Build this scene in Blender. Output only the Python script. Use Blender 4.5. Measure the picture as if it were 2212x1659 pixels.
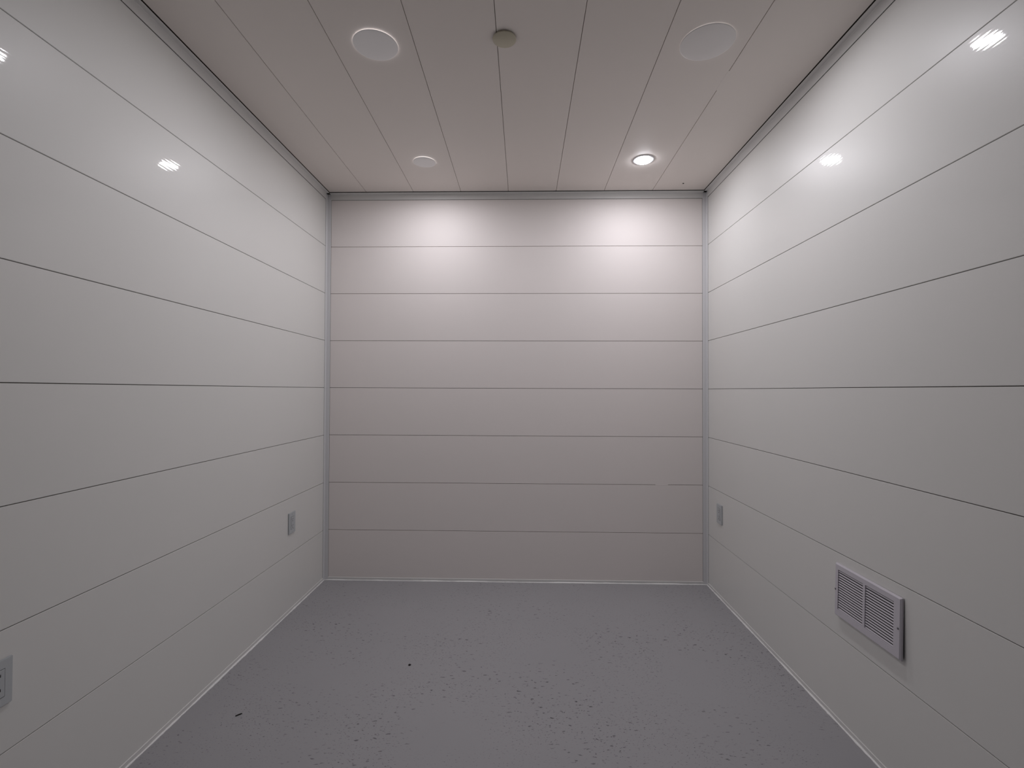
import bpy, bmesh, math, random
from mathutils import Matrix, Vector

scene = bpy.context.scene
for o in list(bpy.data.objects):
    bpy.data.objects.remove(o, do_unlink=True)

# ------------------------------------------------------------------ room size
W, D, H = 2.4453, 3.1173, 2.4963        # width, back wall, ceiling height
Y0 = -0.54                              # front wall, behind the camera
P = 0.3048                              # panel pitch
ZT = 2.1508                             # topmost wall joint
XC = 0.2652                             # first ceiling joint

# ------------------------------------------------------------------ camera
F_PX, IMG_W = 1050.0, 2212.0
YAW, PITCH, ROLL = 0.02367, 0.01386, -0.00364
cam_data = bpy.data.cameras.new('camera')
cam_data.sensor_fit = 'HORIZONTAL'
cam_data.sensor_width = 36.0
cam_data.lens = F_PX / IMG_W * 36.0
cam_data.clip_start = 0.02
camera = bpy.data.objects.new('camera', cam_data)
scene.collection.objects.link(camera)
R3 = (Matrix.Rotation(YAW, 3, 'Z') @ Matrix.Rotation(PITCH, 3, 'X') @ Matrix.Rotation(ROLL, 3, 'Y'))
rx, fy, uz = R3 @ Vector((1, 0, 0)), R3 @ Vector((0, 1, 0)), R3 @ Vector((0, 0, 1))
M = Matrix.Identity(4)
for i in range(3):
    M[i][0], M[i][1], M[i][2] = rx[i], uz[i], -fy[i]
M.translation = Vector((1.28025, 0.0, 1.22112))
camera.matrix_world = M
scene.camera = camera

# ------------------------------------------------------------------ world, exposure
world = bpy.data.worlds.new('world')
scene.world = world
world.use_nodes = True
world.node_tree.nodes['Background'].inputs['Color'].default_value = (0.02, 0.021, 0.022, 1)
world.node_tree.nodes['Background'].inputs['Strength'].default_value = 1.0
vs = scene.view_settings
vs.view_transform = 'Standard'
vs.look = 'None'
vs.gamma = 1.0
vs.use_curve_mapping = False
vs.exposure = 0.0

LAMP_WATT = 3.85
LAMP_COLOR = (0.965, 0.95, 1.0)

# ------------------------------------------------------------------ materials
def new_mat(name, color, rough=0.5, spec=0.5):
    m = bpy.data.materials.new(name)
    m.use_nodes = True
    b = m.node_tree.nodes['Principled BSDF']
    b.inputs['Base Color'].default_value = (*color, 1)
    b.inputs['Roughness'].default_value = rough
    b.inputs['Specular IOR Level'].default_value = spec
    return m, m.node_tree, b


def node(nt, kind, **kw):
    n = nt.nodes.new(kind)
    for k, v in kw.items():
        setattr(n, k, v)
    return n


def panel_mat(name, color, rough, coat, coat_rough, bump, spec):
    """white PVC panel: even colour, faint ribs running along the panel"""
    m, nt, b = new_mat(name, color, rough, spec)
    b.inputs['Coat Weight'].default_value = coat
    b.inputs['Coat Roughness'].default_value = coat_rough
    tc = node(nt, 'ShaderNodeTexCoord')
    # ribs of the hollow core, about 10 mm apart, running along the panel
    mp = node(nt, 'ShaderNodeMapping')
    mp.inputs['Scale'].default_value = (0.35, 1.0, 1.0)
    nt.links.new(tc.outputs['Object'], mp.inputs['Vector'])
    wv = node(nt, 'ShaderNodeTexWave', wave_type='BANDS', bands_direction='Y', wave_profile='SIN')
    wv.inputs['Scale'].default_value = 30.0
    wv.inputs['Distortion'].default_value = 0.6
    wv.inputs['Detail'].default_value = 1.0
    wv.inputs['Detail Scale'].default_value = 1.0
    nt.links.new(mp.outputs['Vector'], wv.inputs['Vector'])
    mp2 = node(nt, 'ShaderNodeMapping')
    mp2.inputs['Scale'].default_value = (1.2, 260.0, 1.0)
    nt.links.new(tc.outputs['Object'], mp2.inputs['Vector'])
    nz = node(nt, 'ShaderNodeTexNoise')
    nz.inputs['Scale'].default_value = 1.0
    nz.inputs['Detail'].default_value = 2.0
    nt.links.new(mp2.outputs['Vector'], nz.inputs['Vector'])
    add = node(nt, 'ShaderNodeMath', operation='MULTIPLY_ADD')
    nt.links.new(nz.outputs['Fac'], add.inputs[0])
    add.inputs[1].default_value = 0.5
    nt.links.new(wv.outputs['Fac'], add.inputs[2])
    bp = node(nt, 'ShaderNodeBump')
    bp.inputs['Strength'].default_value = bump
    bp.inputs['Distance'].default_value = 0.001
    nt.links.new(add.outputs[0], bp.inputs['Height'])
    nt.links.new(bp.outputs['Normal'], b.inputs['Coat Normal'])
    bp2 = node(nt, 'ShaderNodeBump')
    bp2.inputs['Strength'].default_value = bump * 2.0
    bp2.inputs['Distance'].default_value = 0.001
    nt.links.new(nz.outputs['Fac'], bp2.inputs['Height'])
    nt.links.new(bp2.outputs['Normal'], b.inputs['Normal'])
    # very slight mottling of the plastic
    nm = node(nt, 'ShaderNodeTexNoise')
    nm.inputs['Scale'].default_value = 2.2
    nm.inputs['Detail'].default_value = 3.0
    nt.links.new(tc.outputs['Object'], nm.inputs['Vector'])
    mx = node(nt, 'ShaderNodeMix', data_type='RGBA')
    mx.inputs['A'].default_value = (color[0] * 0.96, color[1] * 0.975, color[2] * 0.97, 1)
    mx.inputs['B'].default_value = (*color, 1)
    nt.links.new(nm.outputs['Fac'], mx.inputs['Factor'])
    nt.links.new(mx.outputs['Result'], b.inputs['Base Color'])
    return m


WALL = (0.815, 0.802, 0.778)
M_side = panel_mat('glossy_white_panel', WALL, 0.40, 0.4, 0.03, 0.03, 0.35)
M_back = panel_mat('satin_white_panel', (0.88, 0.815, 0.792), 0.55, 0.0, 0.3, 0.05, 0.35)
M_ceil = panel_mat('satin_ceiling_panel', (0.86, 0.79, 0.745), 0.5, 0.0, 0.3, 0.02, 0.35)
M_backing = new_mat('dark_joint', (0.16, 0.14, 0.115), 0.9, 0.1)[0]
M_trim = new_mat('grey_white_trim', (0.73, 0.725, 0.735), 0.35, 0.5)[0]
M_crown = new_mat('grey_crown_trim', (0.78, 0.77, 0.755), 0.35, 0.5)[0]
M_base = new_mat('white_base_strip', (0.78, 0.77, 0.755), 0.35, 0.5)[0]
M_caulk = new_mat('white_caulk', (0.92, 0.91, 0.9), 0.5, 0.4)[0]
M_plate = new_mat('grey_outlet_plate', (0.54, 0.56, 0.575), 0.4, 0.4)[0]
M_insert = new_mat('grey_receptacle', (0.51, 0.53, 0.545), 0.35, 0.4)[0]
M_black = new_mat('black_recess_shade', (0.012, 0.011, 0.014), 0.7, 0.2)[0]  # black stands in for the shade inside openings and gaps
M_grille = new_mat('lavender_white_metal', (0.64, 0.61, 0.66), 0.38, 0.45)[0]
M_screw = new_mat('dark_metal_screw', (0.22, 0.21, 0.23), 0.3, 0.6)[0]
M_screw.node_tree.nodes['Principled BSDF'].inputs['Metallic'].default_value = 0.8
M_cover = new_mat('beige_cover_plastic', (0.56, 0.515, 0.40), 0.5, 0.35)[0]
M_ring = new_mat('white_light_trim', (0.80, 0.79, 0.80), 0.4, 0.4)[0]
M_dirt = new_mat('dark_debris', (0.03, 0.027, 0.025), 0.8, 0.2)[0]


def lens_mat(name, color, strength):
    m, nt, b = new_mat(name, (0.74, 0.70, 0.68), 0.35, 0.4)
    b.inputs['Emission Color'].default_value = (*color, 1)
    b.inputs['Emission Strength'].default_value = strength
    return m


M_lens_lit = lens_mat('lit_lens', (0.93, 0.93, 1.0), 48.0)
M_rim = lens_mat('added_halo_glow', (0.94, 0.95, 1.0), 3.2)
M_rim_faint = lens_mat('faint_added_halo_glow', (0.94, 0.95, 1.0), 1.3)
M_lens_dim = lens_mat('dim_frosted_lens', (0.95, 0.95, 1.0), 0.055)
M_lens_faint = lens_mat('faint_frosted_lens', (0.95, 0.95, 1.0), 0.03)


def floor_mat():
    m, nt, b = new_mat('grey_painted_floor', (0.2, 0.2, 0.21), 0.5, 0.35)
    tc = node(nt, 'ShaderNodeTexCoord')

    def noise(scale, detail, sc=(1, 1, 1), rot=0.0, rough=0.5):
        mp = node(nt, 'ShaderNodeMapping')
        mp.inputs['Scale'].default_value = sc
        mp.inputs['Rotation'].default_value = (0, 0, rot)
        nt.links.new(tc.outputs['Object'], mp.inputs['Vector'])
        n = node(nt, 'ShaderNodeTexNoise')
        n.inputs['Scale'].default_value = scale
        n.inputs['Detail'].default_value = detail
        n.inputs['Roughness'].default_value = rough
        nt.links.new(mp.outputs['Vector'], n.inputs['Vector'])
        return n.outputs['Fac']

    def ramp(src, lo, hi):
        r = node(nt, 'ShaderNodeMapRange')
        r.inputs['From Min'].default_value = lo
        r.inputs['From Max'].default_value = hi
        nt.links.new(src, r.inputs['Value'])
        return r.outputs['Result']

    def math2(op, a, c):
        n = node(nt, 'ShaderNodeMath', operation=op)
        for i, v in enumerate((a, c)):
            if isinstance(v, float):
                n.inputs[i].default_value = v
            else:
                nt.links.new(v, n.inputs[i])
        return n.outputs[0]

    base = node(nt, 'ShaderNodeMix', data_type='RGBA')
    base.inputs['A'].default_value = (0.335, 0.329, 0.345, 1)
    base.inputs['B'].default_value = (0.385, 0.377, 0.392, 1)
    nt.links.new(noise(1.6, 4.0), base.inputs['Factor'])
    # chips and scuffs showing dark through the paint, gathered in patches
    chips = ramp(noise(46.0, 2.0, (1.0, 2.2, 1.0), 0.35), 0.64, 0.69)
    patch = ramp(noise(2.3, 3.0), 0.42, 0.62)
    chips = math2('MULTIPLY', chips, patch)
    fine = ramp(noise(120.0, 1.0, (1.0, 1.8, 1.0), -0.4), 0.665, 0.72)
    fine = math2('MULTIPLY', fine, ramp(noise(3.1, 2.0), 0.40, 0.62))
    marks = math2('MAXIMUM', chips, fine)
    # wear towards the walls
    mix = node(nt, 'ShaderNodeMix', data_type='RGBA')
    nt.links.new(math2('MULTIPLY', marks, 0.85), mix.inputs['Factor'])
    nt.links.new(base.outputs['Result'], mix.inputs['A'])
    mix.inputs['B'].default_value = (0.045, 0.042, 0.045, 1)
    nt.links.new(mix.outputs['Result'], b.inputs['Base Color'])
    bp = node(nt, 'ShaderNodeBump')
    bp.inputs['Strength'].default_value = 0.25
    bp.inputs['Distance'].default_value = 0.001
    hgt = math2('SUBTRACT', noise(160.0, 3.0), marks)
    nt.links.new(hgt, bp.inputs['Height'])
    nt.links.new(bp.outputs['Normal'], b.inputs['Normal'])
    return m


M_floor = floor_mat()

# ------------------------------------------------------------------ helpers
COL = scene.collection


def link(name, data, mat=None, parent=None, loc=None, mw=None):
    o = bpy.data.objects.new(name, data)
    COL.objects.link(o)
    if mat is not None and data is not None and len(data.materials) == 0:
        data.materials.append(mat)
    if parent is not None:
        o.parent = parent
    if loc is not None:
        o.location = loc
    if mw is not None:
        o.matrix_local = mw
    return o


def tag(o, label, cat, group=None, kind=None):
    o['label'] = label
    o['category'] = cat
    if group:
        o['group'] = group
    if kind:
        o['kind'] = kind
    return o


def mesh_from_bm(name, bm, smooth=False):
    bmesh.ops.recalc_face_normals(bm, faces=bm.faces)
    me = bpy.data.meshes.new(name)
    bm.to_mesh(me)
    bm.free()
    if smooth:
        for p in me.polygons:
            p.use_smooth = True
    return me


def box_mesh(name, lo, hi, bevel=0.0, segs=1):
    bm = bmesh.new()
    bmesh.ops.create_cube(bm, size=1.0)
    for v in bm.verts:
        v.co = Vector([(lo[i] + hi[i]) / 2 + v.co[i] * (hi[i] - lo[i]) for i in range(3)])
    if bevel:
        bmesh.ops.bevel(bm, geom=list(bm.edges), offset=bevel, segments=segs, affect='EDGES')
    return mesh_from_bm(name, bm)


def prism_mesh(name, profile, a, b, axis):
    """closed 2-D profile swept along an axis ('X','Y','Z') from a to b"""
    bm = bmesh.new()

    def pt(p, t):
        if axis == 'X':
            return (t, p[0], p[1])
        if axis == 'Y':
            return (p[0], t, p[1])
        return (p[0], p[1], t)
    r0 = [bm.verts.new(pt(p, a)) for p in profile]
    r1 = [bm.verts.new(pt(p, b)) for p in profile]
    n = len(profile)
    for i in range(n):
        bm.faces.new((r0[i], r0[(i + 1) % n], r1[(i + 1) % n], r1[i]))
    bm.faces.new(r0)
    bm.faces.new(list(reversed(r1)))
    return mesh_from_bm(name, bm)


def lathe_mesh(name, prof, n=64, smooth=True):
    """profile of (r, z) turned about Z; r = 0 closes with a fan"""
    bm = bmesh.new()
    rings = []
    for r, z in prof:
        if r < 1e-6:
            rings.append([bm.verts.new((0, 0, z))])
        else:
            rings.append([bm.verts.new((r * math.cos(2 * math.pi * i / n), r * math.sin(2 * math.pi * i / n), z)) for i in range(n)])
    for a, c in zip(rings[:-1], rings[1:]):
        for i in range(n):
            j = (i + 1) % n
            if len(a) == 1 and len(c) == 1:
                continue
            if len(a) == 1:
                bm.faces.new((a[0], c[i], c[j]))
            elif len(c) == 1:
                bm.faces.new((a[i], a[j], c[0]))
            else:
                bm.faces.new((a[i], a[j], c[j], c[i]))
    me = mesh_from_bm(name, bm, smooth)
    return me


def empty(name, loc=(0, 0, 0)):
    o = bpy.data.objects.new(name, None)
    o.empty_display_size = 0.05
    COL.objects.link(o)
    o.location = loc
    return o


# ------------------------------------------------------------------ floor
tag(link('floor', box_mesh('floor', (-0.03, Y0 - 0.03, -0.05), (W + 0.03, D + 0.03, 0.0)), M_floor),
    'grey painted floor with dark chips and scuffs', 'floor', kind='structure')

# ------------------------------------------------------------------ panelled walls
TH, GAP = 0.009, 0.0022


def panel_mesh(length, width):
    """panel lying in local XY (X along its length), face at z = 0, body behind it"""
    bm = bmesh.new()
    bmesh.ops.create_cube(bm, size=1.0)
    for v in bm.verts:
        v.co = Vector((v.co.x * length, v.co.y * width, (v.co.z - 0.5) * TH))
    long_front = [e for e in bm.edges if all(abs(v.co.z) < 1e-6 for v in e.verts) and abs(e.verts[0].co.x - e.verts[1].co.x) > length * 0.5]
    bmesh.ops.bevel(bm, geom=long_front, offset=0.0009, segments=2, affect='EDGES')
    return mesh_from_bm('panel', bm)


def frame(ex, ey, ez, org):
    m = Matrix.Identity(4)
    for i in range(3):
        m[i][0], m[i][1], m[i][2], m[i][3] = ex[i], ey[i], ez[i], org[i]
    return m


wall_bands = []                        # (bottom, top) of every course
edges = [ZT - P * k for k in range(7)]
edges = [H - 0.003] + [ZT + P - 0.0005] + edges + [0.0]
wall_bands = [(edges[i + 1], edges[i]) for i in range(1, len(edges) - 1)]


def panelled_wall(name, label, lo, hi, ex, ez, fixed, a, b, mat, cat='wall'):
    """fixed = coordinate of the face; a..b = extent of the panels along the wall"""
    root = tag(link(name, box_mesh(name, lo, hi), M_backing), label, cat, kind='structure')
    cache = {}
    for z0, z1 in wall_bands:
        wd = round((z1 - z0) - GAP, 5)
        if wd not in cache:
            cache[wd] = panel_mesh(abs(b - a), wd)
        mid = (a + b) / 2
        org = (fixed, mid, (z0 + z1) / 2) if ex[1] else (mid, fixed, (z0 + z1) / 2)
        ey = Vector(ez).cross(Vector(ex))
        link('panel', cache[wd], mat, root, mw=frame(Vector(ex), ey, Vector(ez), org))
    return root


CS, CB = 0.0235, 0.0265                 # corner trim flange on side / back walls
wl = panelled_wall('wall_left', 'left wall of glossy white horizontal panels', (-0.03, Y0, 0), (-TH, D + 0.03, H), (0, -1, 0), (1, 0, 0), 0.0, Y0, D - CS - 0.0015, M_side)  # panels stop short of the trim; dark backing stands for its shadow line
wr = panelled_wall('wall_right', 'right wall of glossy white horizontal panels', (W + TH, Y0, 0), (W + 0.03, D + 0.03, H), (0, 1, 0), (-1, 0, 0), W, Y0, D - CS - 0.0015, M_side)
wb = panelled_wall('wall_back', 'far end wall of satin white horizontal panels', (-TH, D + TH, 0), (W + TH, D + 0.03, H), (1, 0, 0), (0, -1, 0), D, CB + 0.0015, W - CB - 0.0015, M_back)

# ------------------------------------------------------------------ ceiling
ceil = tag(link('ceiling', box_mesh('ceiling', (-0.03, Y0 - 0.03, H + TH), (W + 0.03, D + 0.03, H + 0.03)), M_backing),
           'taupe white ceiling of long narrow panels', 'ceiling', kind='structure')
FL = 0.022                              # ceiling flange of the crown trim
xs = [FL + 0.0045] + [XC + P * k for k in range(7)] + [W - FL - 0.0045]
cache = {}
for i in range(len(xs) - 1):
    wd = round(xs[i + 1] - xs[i] - 0.0018, 5)
    if wd not in cache:
        cache[wd] = panel_mesh(D - FL - 0.011 - Y0, wd)
    link('panel', cache[wd], M_ceil, ceil,
         mw=frame(Vector((0, 1, 0)), Vector((1, 0, 0)), Vector((0, 0, -1)), ((xs[i] + xs[i + 1]) / 2, (Y0 + D - FL - 0.011) / 2, H)))
# added strips that blank out a stretch of two joints, no real filler
link('added_joint_strip', box_mesh('added_joint_strip', (2.090, 1.935, H - 0.0004), (2.0975, 2.062, H + 0.002), 0.0002), M_ceil, ceil)
link('added_joint_strip', box_mesh('added_joint_strip', (2.12, D - 0.0004, 0.6225), (2.2, D + 0.002, 0.6305), 0.0002), M_back, wb)

# ------------------------------------------------------------------ trims
T = 0.003
CW = 0.0405                             # wall flange of the crown
zc = H
crown = [(0, 0), (FL, 0), (FL, -0.0016), (FL - 0.001, -T), (T + 0.0015, -T - 0.0008), (T, -T - 0.002), (T, -CW + 0.001), (T - 0.001, -CW), (0, -CW)]
tr = link('trim_1', prism_mesh('trim', [(x, zc + z) for x, z in crown], Y0, D - CS - 0.001, 'Y'), M_crown)
tag(tr, 'grey corner trim between the left wall and the ceiling', 'trim', kind='structure')
tr = link('trim_2', prism_mesh('trim', [(D - x, zc + z) for x, z in crown], CB - 0.004, W - CB + 0.004, 'X'), M_crown)
tag(tr, 'grey corner trim between the back wall and the ceiling', 'trim', kind='structure')
tr = link('trim_3', prism_mesh('trim', [(W - x, zc + z) for x, z in crown], Y0, D - CS - 0.001, 'Y'), M_crown)
tag(tr, 'grey corner trim between the right wall and the ceiling', 'trim', kind='structure')
corner = [(0, 0), (CB, 0), (CB, -0.0016), (CB - 0.001, -T), (T + 0.0015, -T - 0.0008), (T, -T - 0.002), (T, -CS + 0.001), (T - 0.001, -CS), (0, -CS)]
tr = link('trim_4', prism_mesh('trim', [(x, D + y) for x, y in corner], 0.004, H - 0.004, 'Z'), M_trim)
tag(tr, 'pale grey vertical trim in the left back corner', 'trim', kind='structure')
tr = link('trim_5', prism_mesh('trim', [(W - x, D + y) for x, y in corner], 0.004, H - 0.004, 'Z'), M_trim)
tag(tr, 'pale grey vertical trim in the right back corner', 'trim', kind='structure')

rnd = random.Random(4)


def caulk_mesh(length, step=0.012):
    """uneven bead along local X, in the corner of local -Y (wall) and -Z (floor)"""
    bm = bmesh.new()
    n = int(length / step)
    prev = None
    rad = 0.004
    for i in range(n + 1):
        t = length * i / n
        rad += rnd.uniform(-0.0008, 0.0008)
        rad = min(0.0056, max(0.0028, rad))
        r2 = rad * rnd.uniform(0.85, 1.2)
        ring = [bm.verts.new((t, y, z)) for y, z in ((0, 0), (r2 * 1.15, 0), (r2 * 0.8, rad * 0.45), (r2 * 0.35, rad * 0.85), (0, rad * 1.2))]
        if prev:
            for k in range(5):
                bm.faces.new((prev[k], prev[(k + 1) % 5], ring[(k + 1) % 5], ring[k]))
        else:
            bm.faces.new(ring)
        prev = ring
    bm.faces.new(list(reversed(prev)))
    return mesh_from_bm('caulk_bead', bm, True)


BH, BT = 0.0195, 0.0025


def baseboard(name, label, ex, ey, org, length):
    prof = [(0, 0), (BT, 0), (BT, BH - 0.0015), (BT - 0.0015, BH), (0, BH)]
    root = link(name, prism_mesh(name, prof, 0.0, length, 'X'), M_base, mw=frame(Vector(ex), Vector(ey), Vector((0, 0, 1)), org))
    tag(root, label, 'baseboard', kind='structure')
    link('caulk_bead', caulk_mesh(length), M_caulk, root, loc=(0, BT, 0))


baseboard('baseboard_left', 'thin white base strip with caulk along the left wall', (0, 1, 0), (1, 0, 0), (0, Y0, 0), D - Y0)
baseboard('baseboard_right', 'thin white base strip with caulk along the right wall', (0, 1, 0), (-1, 0, 0), (W, Y0, 0), D - Y0)
baseboard('baseboard_back', 'thin white base strip with caulk along the back wall', (1, 0, 0), (0, -1, 0), (BT, D, 0), W - 2 * BT)

# ------------------------------------------------------------------ ceiling lights
def bulb(parent, z, watt=LAMP_WATT):
    ld = bpy.data.lights.new('bulb', 'AREA')
    ld.shape = 'DISK'
    ld.size = 0.084
    ld.energy = watt
    ld.color = LAMP_COLOR
    link('bulb', ld, None, parent, loc=(0, 0, z))


def light_root(x, y, label):
    return tag(empty('recessed_light', (x, y, H)), label, 'ceiling light', 'round lights recessed in the ceiling')


def lit_light(x, y, r_ring, r_lens, label):
    t = light_root(x, y, label)
    ring = [(r_ring, 0.0), (r_ring, -0.0014), (r_ring - 0.0012, -0.0026), (r_lens + 0.002, -0.0034), (r_lens + 0.0003, -0.0030), (r_lens + 0.0003, 0.0)]
    link('trim_ring', lathe_mesh('trim_ring', ring), M_ring, t)
    arc = [i * math.pi / 16 for i in range(8)]
    lens = [(r_lens, -0.0005)] + [(r_lens * math.cos(a) ** 0.6, -0.0045 - 0.0085 * math.sin(a)) for a in arc] + [(0, -0.013)]
    link('lens', lathe_mesh('lens', lens), M_lens_lit, t)
    bulb(t, -0.0155, LAMP_WATT * 0.85)


def dim_light(x, y, r_disc, rim, label, lens=None):
    """frosted disc standing a few millimetres proud, over an added glowing ring that makes a halo"""
    t = light_root(x, y, label)
    face = [(r_disc, -0.0040), (r_disc - 0.0006, -0.0050), (r_disc - 0.004, -0.0056), (r_disc * 0.5, -0.0066), (0, -0.0070)]
    link('lens', lathe_mesh('lens', face + [(0, -0.0040), (r_disc, -0.0040)]), lens or M_lens_dim, t)
    link('added_halo_ring', lathe_mesh('added_halo_ring', [(r_disc - 0.009, 0.0), (r_disc - 0.009, -0.0040), (r_disc - 0.013, -0.0040), (r_disc - 0.013, 0.0)], smooth=False), rim, t)  # added ring that throws a halo on the ceiling, no real part
    bulb(t, -0.0095)


lit_light(1.9368, 2.6765, 0.059, 0.0445, 'bright lit round ceiling light with thin white ring near the back wall')
dim_light(0.7246, 2.6788, 0.062, M_rim, 'small pale frosted ceiling light near the back wall, left of the lit one')
dim_light(0.7310, 1.7625, 0.081, M_rim, 'pale frosted ceiling light left of the round beige cover')
dim_light(1.9462, 1.7709, 0.096, M_rim_faint, 'widest faintest frosted ceiling light, right of the round beige cover', M_lens_faint)

# ------------------------------------------------------------------ beige cover on the ceiling
t = tag(empty('ceiling_cover_plate', (1.2072, 1.7385, H)), 'round beige blank cover plate on a ceiling joint', 'cover plate')
link('gap_shade_disc', lathe_mesh('gap_shade_disc', [(0.0, 0.0), (0.033, 0.0), (0.033, -0.0045), (0.0, -0.0045)], smooth=False), M_black, t)  # black disc stands in for the shadow gap above the cover
link('cover', lathe_mesh('cover', [(0.0, -0.0042), (0.0425, -0.0042), (0.0427, -0.0052), (0.0422, -0.0068), (0.0408, -0.0076), (0.0, -0.0085)]), M_cover, t)

# tiny screw head at the back of the ceiling
t = tag(link('ceiling_screw', lathe_mesh('ceiling_screw', [(0.0, 0.0), (0.0050, 0.0), (0.0050, -0.0012), (0.0030, -0.0022), (0.0, -0.0024)], 16), M_dirt, loc=(2.2553, 2.9861, H)),
        'tiny dark screw head in the ceiling near the right back corner', 'screw')

# ------------------------------------------------------------------ outlets
def outlet(x, y, z, sgn, label):
    """local X across the wall, local Y up, local Z out of the wall"""
    t = tag(empty('wall_outlet'), label, 'outlet', 'wall outlets')
    ez = Vector((sgn, 0, 0))
    ey = Vector((0, 0, 1))
    t.matrix_local = frame(ey.cross(ez), ey, ez, (x, y, z))
    link('cover_plate', box_mesh('cover_plate', (-0.0375, -0.0578, 0.0), (0.0375, 0.0578, 0.0065), 0.0022, 2), M_plate, t)
    ins = link('receptacle', box_mesh('receptacle', (-0.0168, -0.0335, 0.005), (0.0168, 0.0335, 0.0078), 0.0006), M_insert, t)
    link('receptacle_gap_shade', box_mesh('receptacle_gap_shade', (-0.0178, -0.0345, 0.0055), (0.0178, 0.0345, 0.0068), 0.0), M_black, t)  # black plate stands in for shade around the receptacle
    for cz in (0.0175, -0.0175):
        link('slot', box_mesh('slot', (-0.0073, cz - 0.0005, 0.0072), (-0.0053, cz + 0.0075, 0.0080)), M_black, ins)
        link('slot', box_mesh('slot', (0.0053, cz, 0.0072), (0.0070, cz + 0.0070, 0.0080)), M_black, ins)
        g = lathe_mesh('ground_hole', [(0, 0), (0.0026, 0), (0.0026, 0.0008), (0, 0.0008)], 16, False)
        link('ground_hole', g, M_black, ins, loc=(0, cz - 0.0075, 0.0072))
    for cz in (0.0484, -0.0484):
        s = lathe_mesh('plate_screw', [(0, 0), (0.003, 0), (0.003, 0.0004), (0.0018, 0.001), (0, 0.0012)], 16)
        link('plate_screw', s, M_plate, t, loc=(0, cz, 0.0064))
    return t


outlet(0.0, 2.666, 0.4885, 1, 'grey outlet on the left wall near the back corner')
outlet(0.0, 1.1590, 0.4995, 1, 'grey outlet cut by the left edge, low on the near left wall')
outlet(W, 2.9145, 0.4960, -1, 'grey outlet on the right wall near the back corner')

# ------------------------------------------------------------------ return-air grille
GY0, GY1, GZ0, GZ1 = 1.5205, 1.8365, 0.4005, 0.5905


def grille():
    t = tag(empty('air_grille'), 'white metal air grille with two banks of louvres, low on the right wall', 'grille')
    w, h = GY1 - GY0, GZ1 - GZ0
    # local X runs from the far edge to the near edge, local Y up, local Z out into the room
    ez, ey = Vector((-1, 0, 0)), Vector((0, 0, 1))
    ex = ey.cross(ez)
    if ex.y > 0:
        ex = -ex
    # near lower corner stands a little off the wall
    tilt = Matrix.Rotation(-0.026, 4, 'X') @ Matrix.Rotation(-0.004, 4, 'Y')
    t.matrix_local = frame(ex, ey, ez, (W - 0.0005, GY1, GZ1)) @ tilt
    D1 = 0.009
    c0, c1, c2, c3 = COLS
    top, bot = -0.0205, -0.1640
    bm = bmesh.new()

    def ringquad(a, b):
        n = len(a)
        for i in range(n):
            bm.faces.new((a[i], a[(i + 1) % n], b[(i + 1) % n], b[i]))

    def rect(x0, x1, y0, y1, z):
        return [bm.verts.new(p) for p in ((x0, y0, z), (x1, y0, z), (x1, y1, z), (x0, y1, z))]
    o0 = rect(0, w, -h, 0, 0.0)
    o1 = rect(0, w, -h, 0, D1 * 0.55)
    o2 = rect(0.004, w - 0.004, -h + 0.004, -0.004, D1)
    ringquad(o0, o1)
    ringquad(o1, o2)
    i2 = rect(c0, c3, bot, top, D1)
    ringquad(o2, i2)
    i3 = rect(c0, c3, bot, top, 0.0015)
    ringquad(i2, i3)
    link('frame', mesh_from_bm('frame', bm), M_grille, t)
    link('mullion', box_mesh('mullion', (c1, bot, 0.002), (c2, top, D1), 0.0004), M_grille, t)
    link('duct_shade_sheet', box_mesh('duct_shade_sheet', (0.004, -h + 0.004, 0.0004), (w - 0.004, -0.004, 0.0016)), M_black, t)  # black sheet stands in for the dark duct, no hole behind it
    n = 16
    pitch = (top - bot) / n
    for a, b in ((c0, c1), (c2, c3)):
        me = box_mesh('slat', (0.0, -0.0025, -0.0004), (b - a, 0.0025, 0.0004))
        for k in range(n):
            yy = top - pitch * (k + 0.62)
            s = link('slat', me, M_grille, t)
            s.matrix_local = Matrix.Translation((a, yy, 0.0056)) @ Matrix.Rotation(math.radians(-30), 4, 'X')
    for sx in (0.0052, w - 0.0098):
        sc = lathe_mesh('screw', [(0, 0), (0.0036, 0), (0.0034, 0.0012), (0.002, 0.0022), (0, 0.0025)], 16)
        link('screw', sc, M_screw, t, loc=(sx, -h * 0.5, D1 - 0.0003))
    return t


COLS = (0.0185, 0.1487, 0.1595, 0.2875)
grille()

# ------------------------------------------------------------------ debris on the floor
def crumb(name, x, y, sx, sy, sz, rot, label):
    bm = bmesh.new()
    bmesh.ops.create_icosphere(bm, subdivisions=2, radius=1.0)
    rr = random.Random(int(x * 1000))
    for v in bm.verts:
        k = rr.uniform(0.75, 1.15)
        v.co = Vector((v.co.x * sx * k, v.co.y * sy * k, max(0.0, (v.co.z + 0.4) * sz * k)))
    o = link(name, mesh_from_bm(name, bm), M_dirt, loc=(x, y, 0.0))
    o.rotation_euler = (0, 0, rot)
    tag(o, label, 'debris')


crumb('floor_crumb', 0.7789, 2.1655, 0.007, 0.005, 0.004, 0.3, 'small dark crumb lying alone on the grey floor left of centre')
crumb('wood_splinter', 0.2150, 1.8162, 0.013, 0.0024, 0.003, 0.75, 'thin dark splinter on the grey floor beside the left base strip')
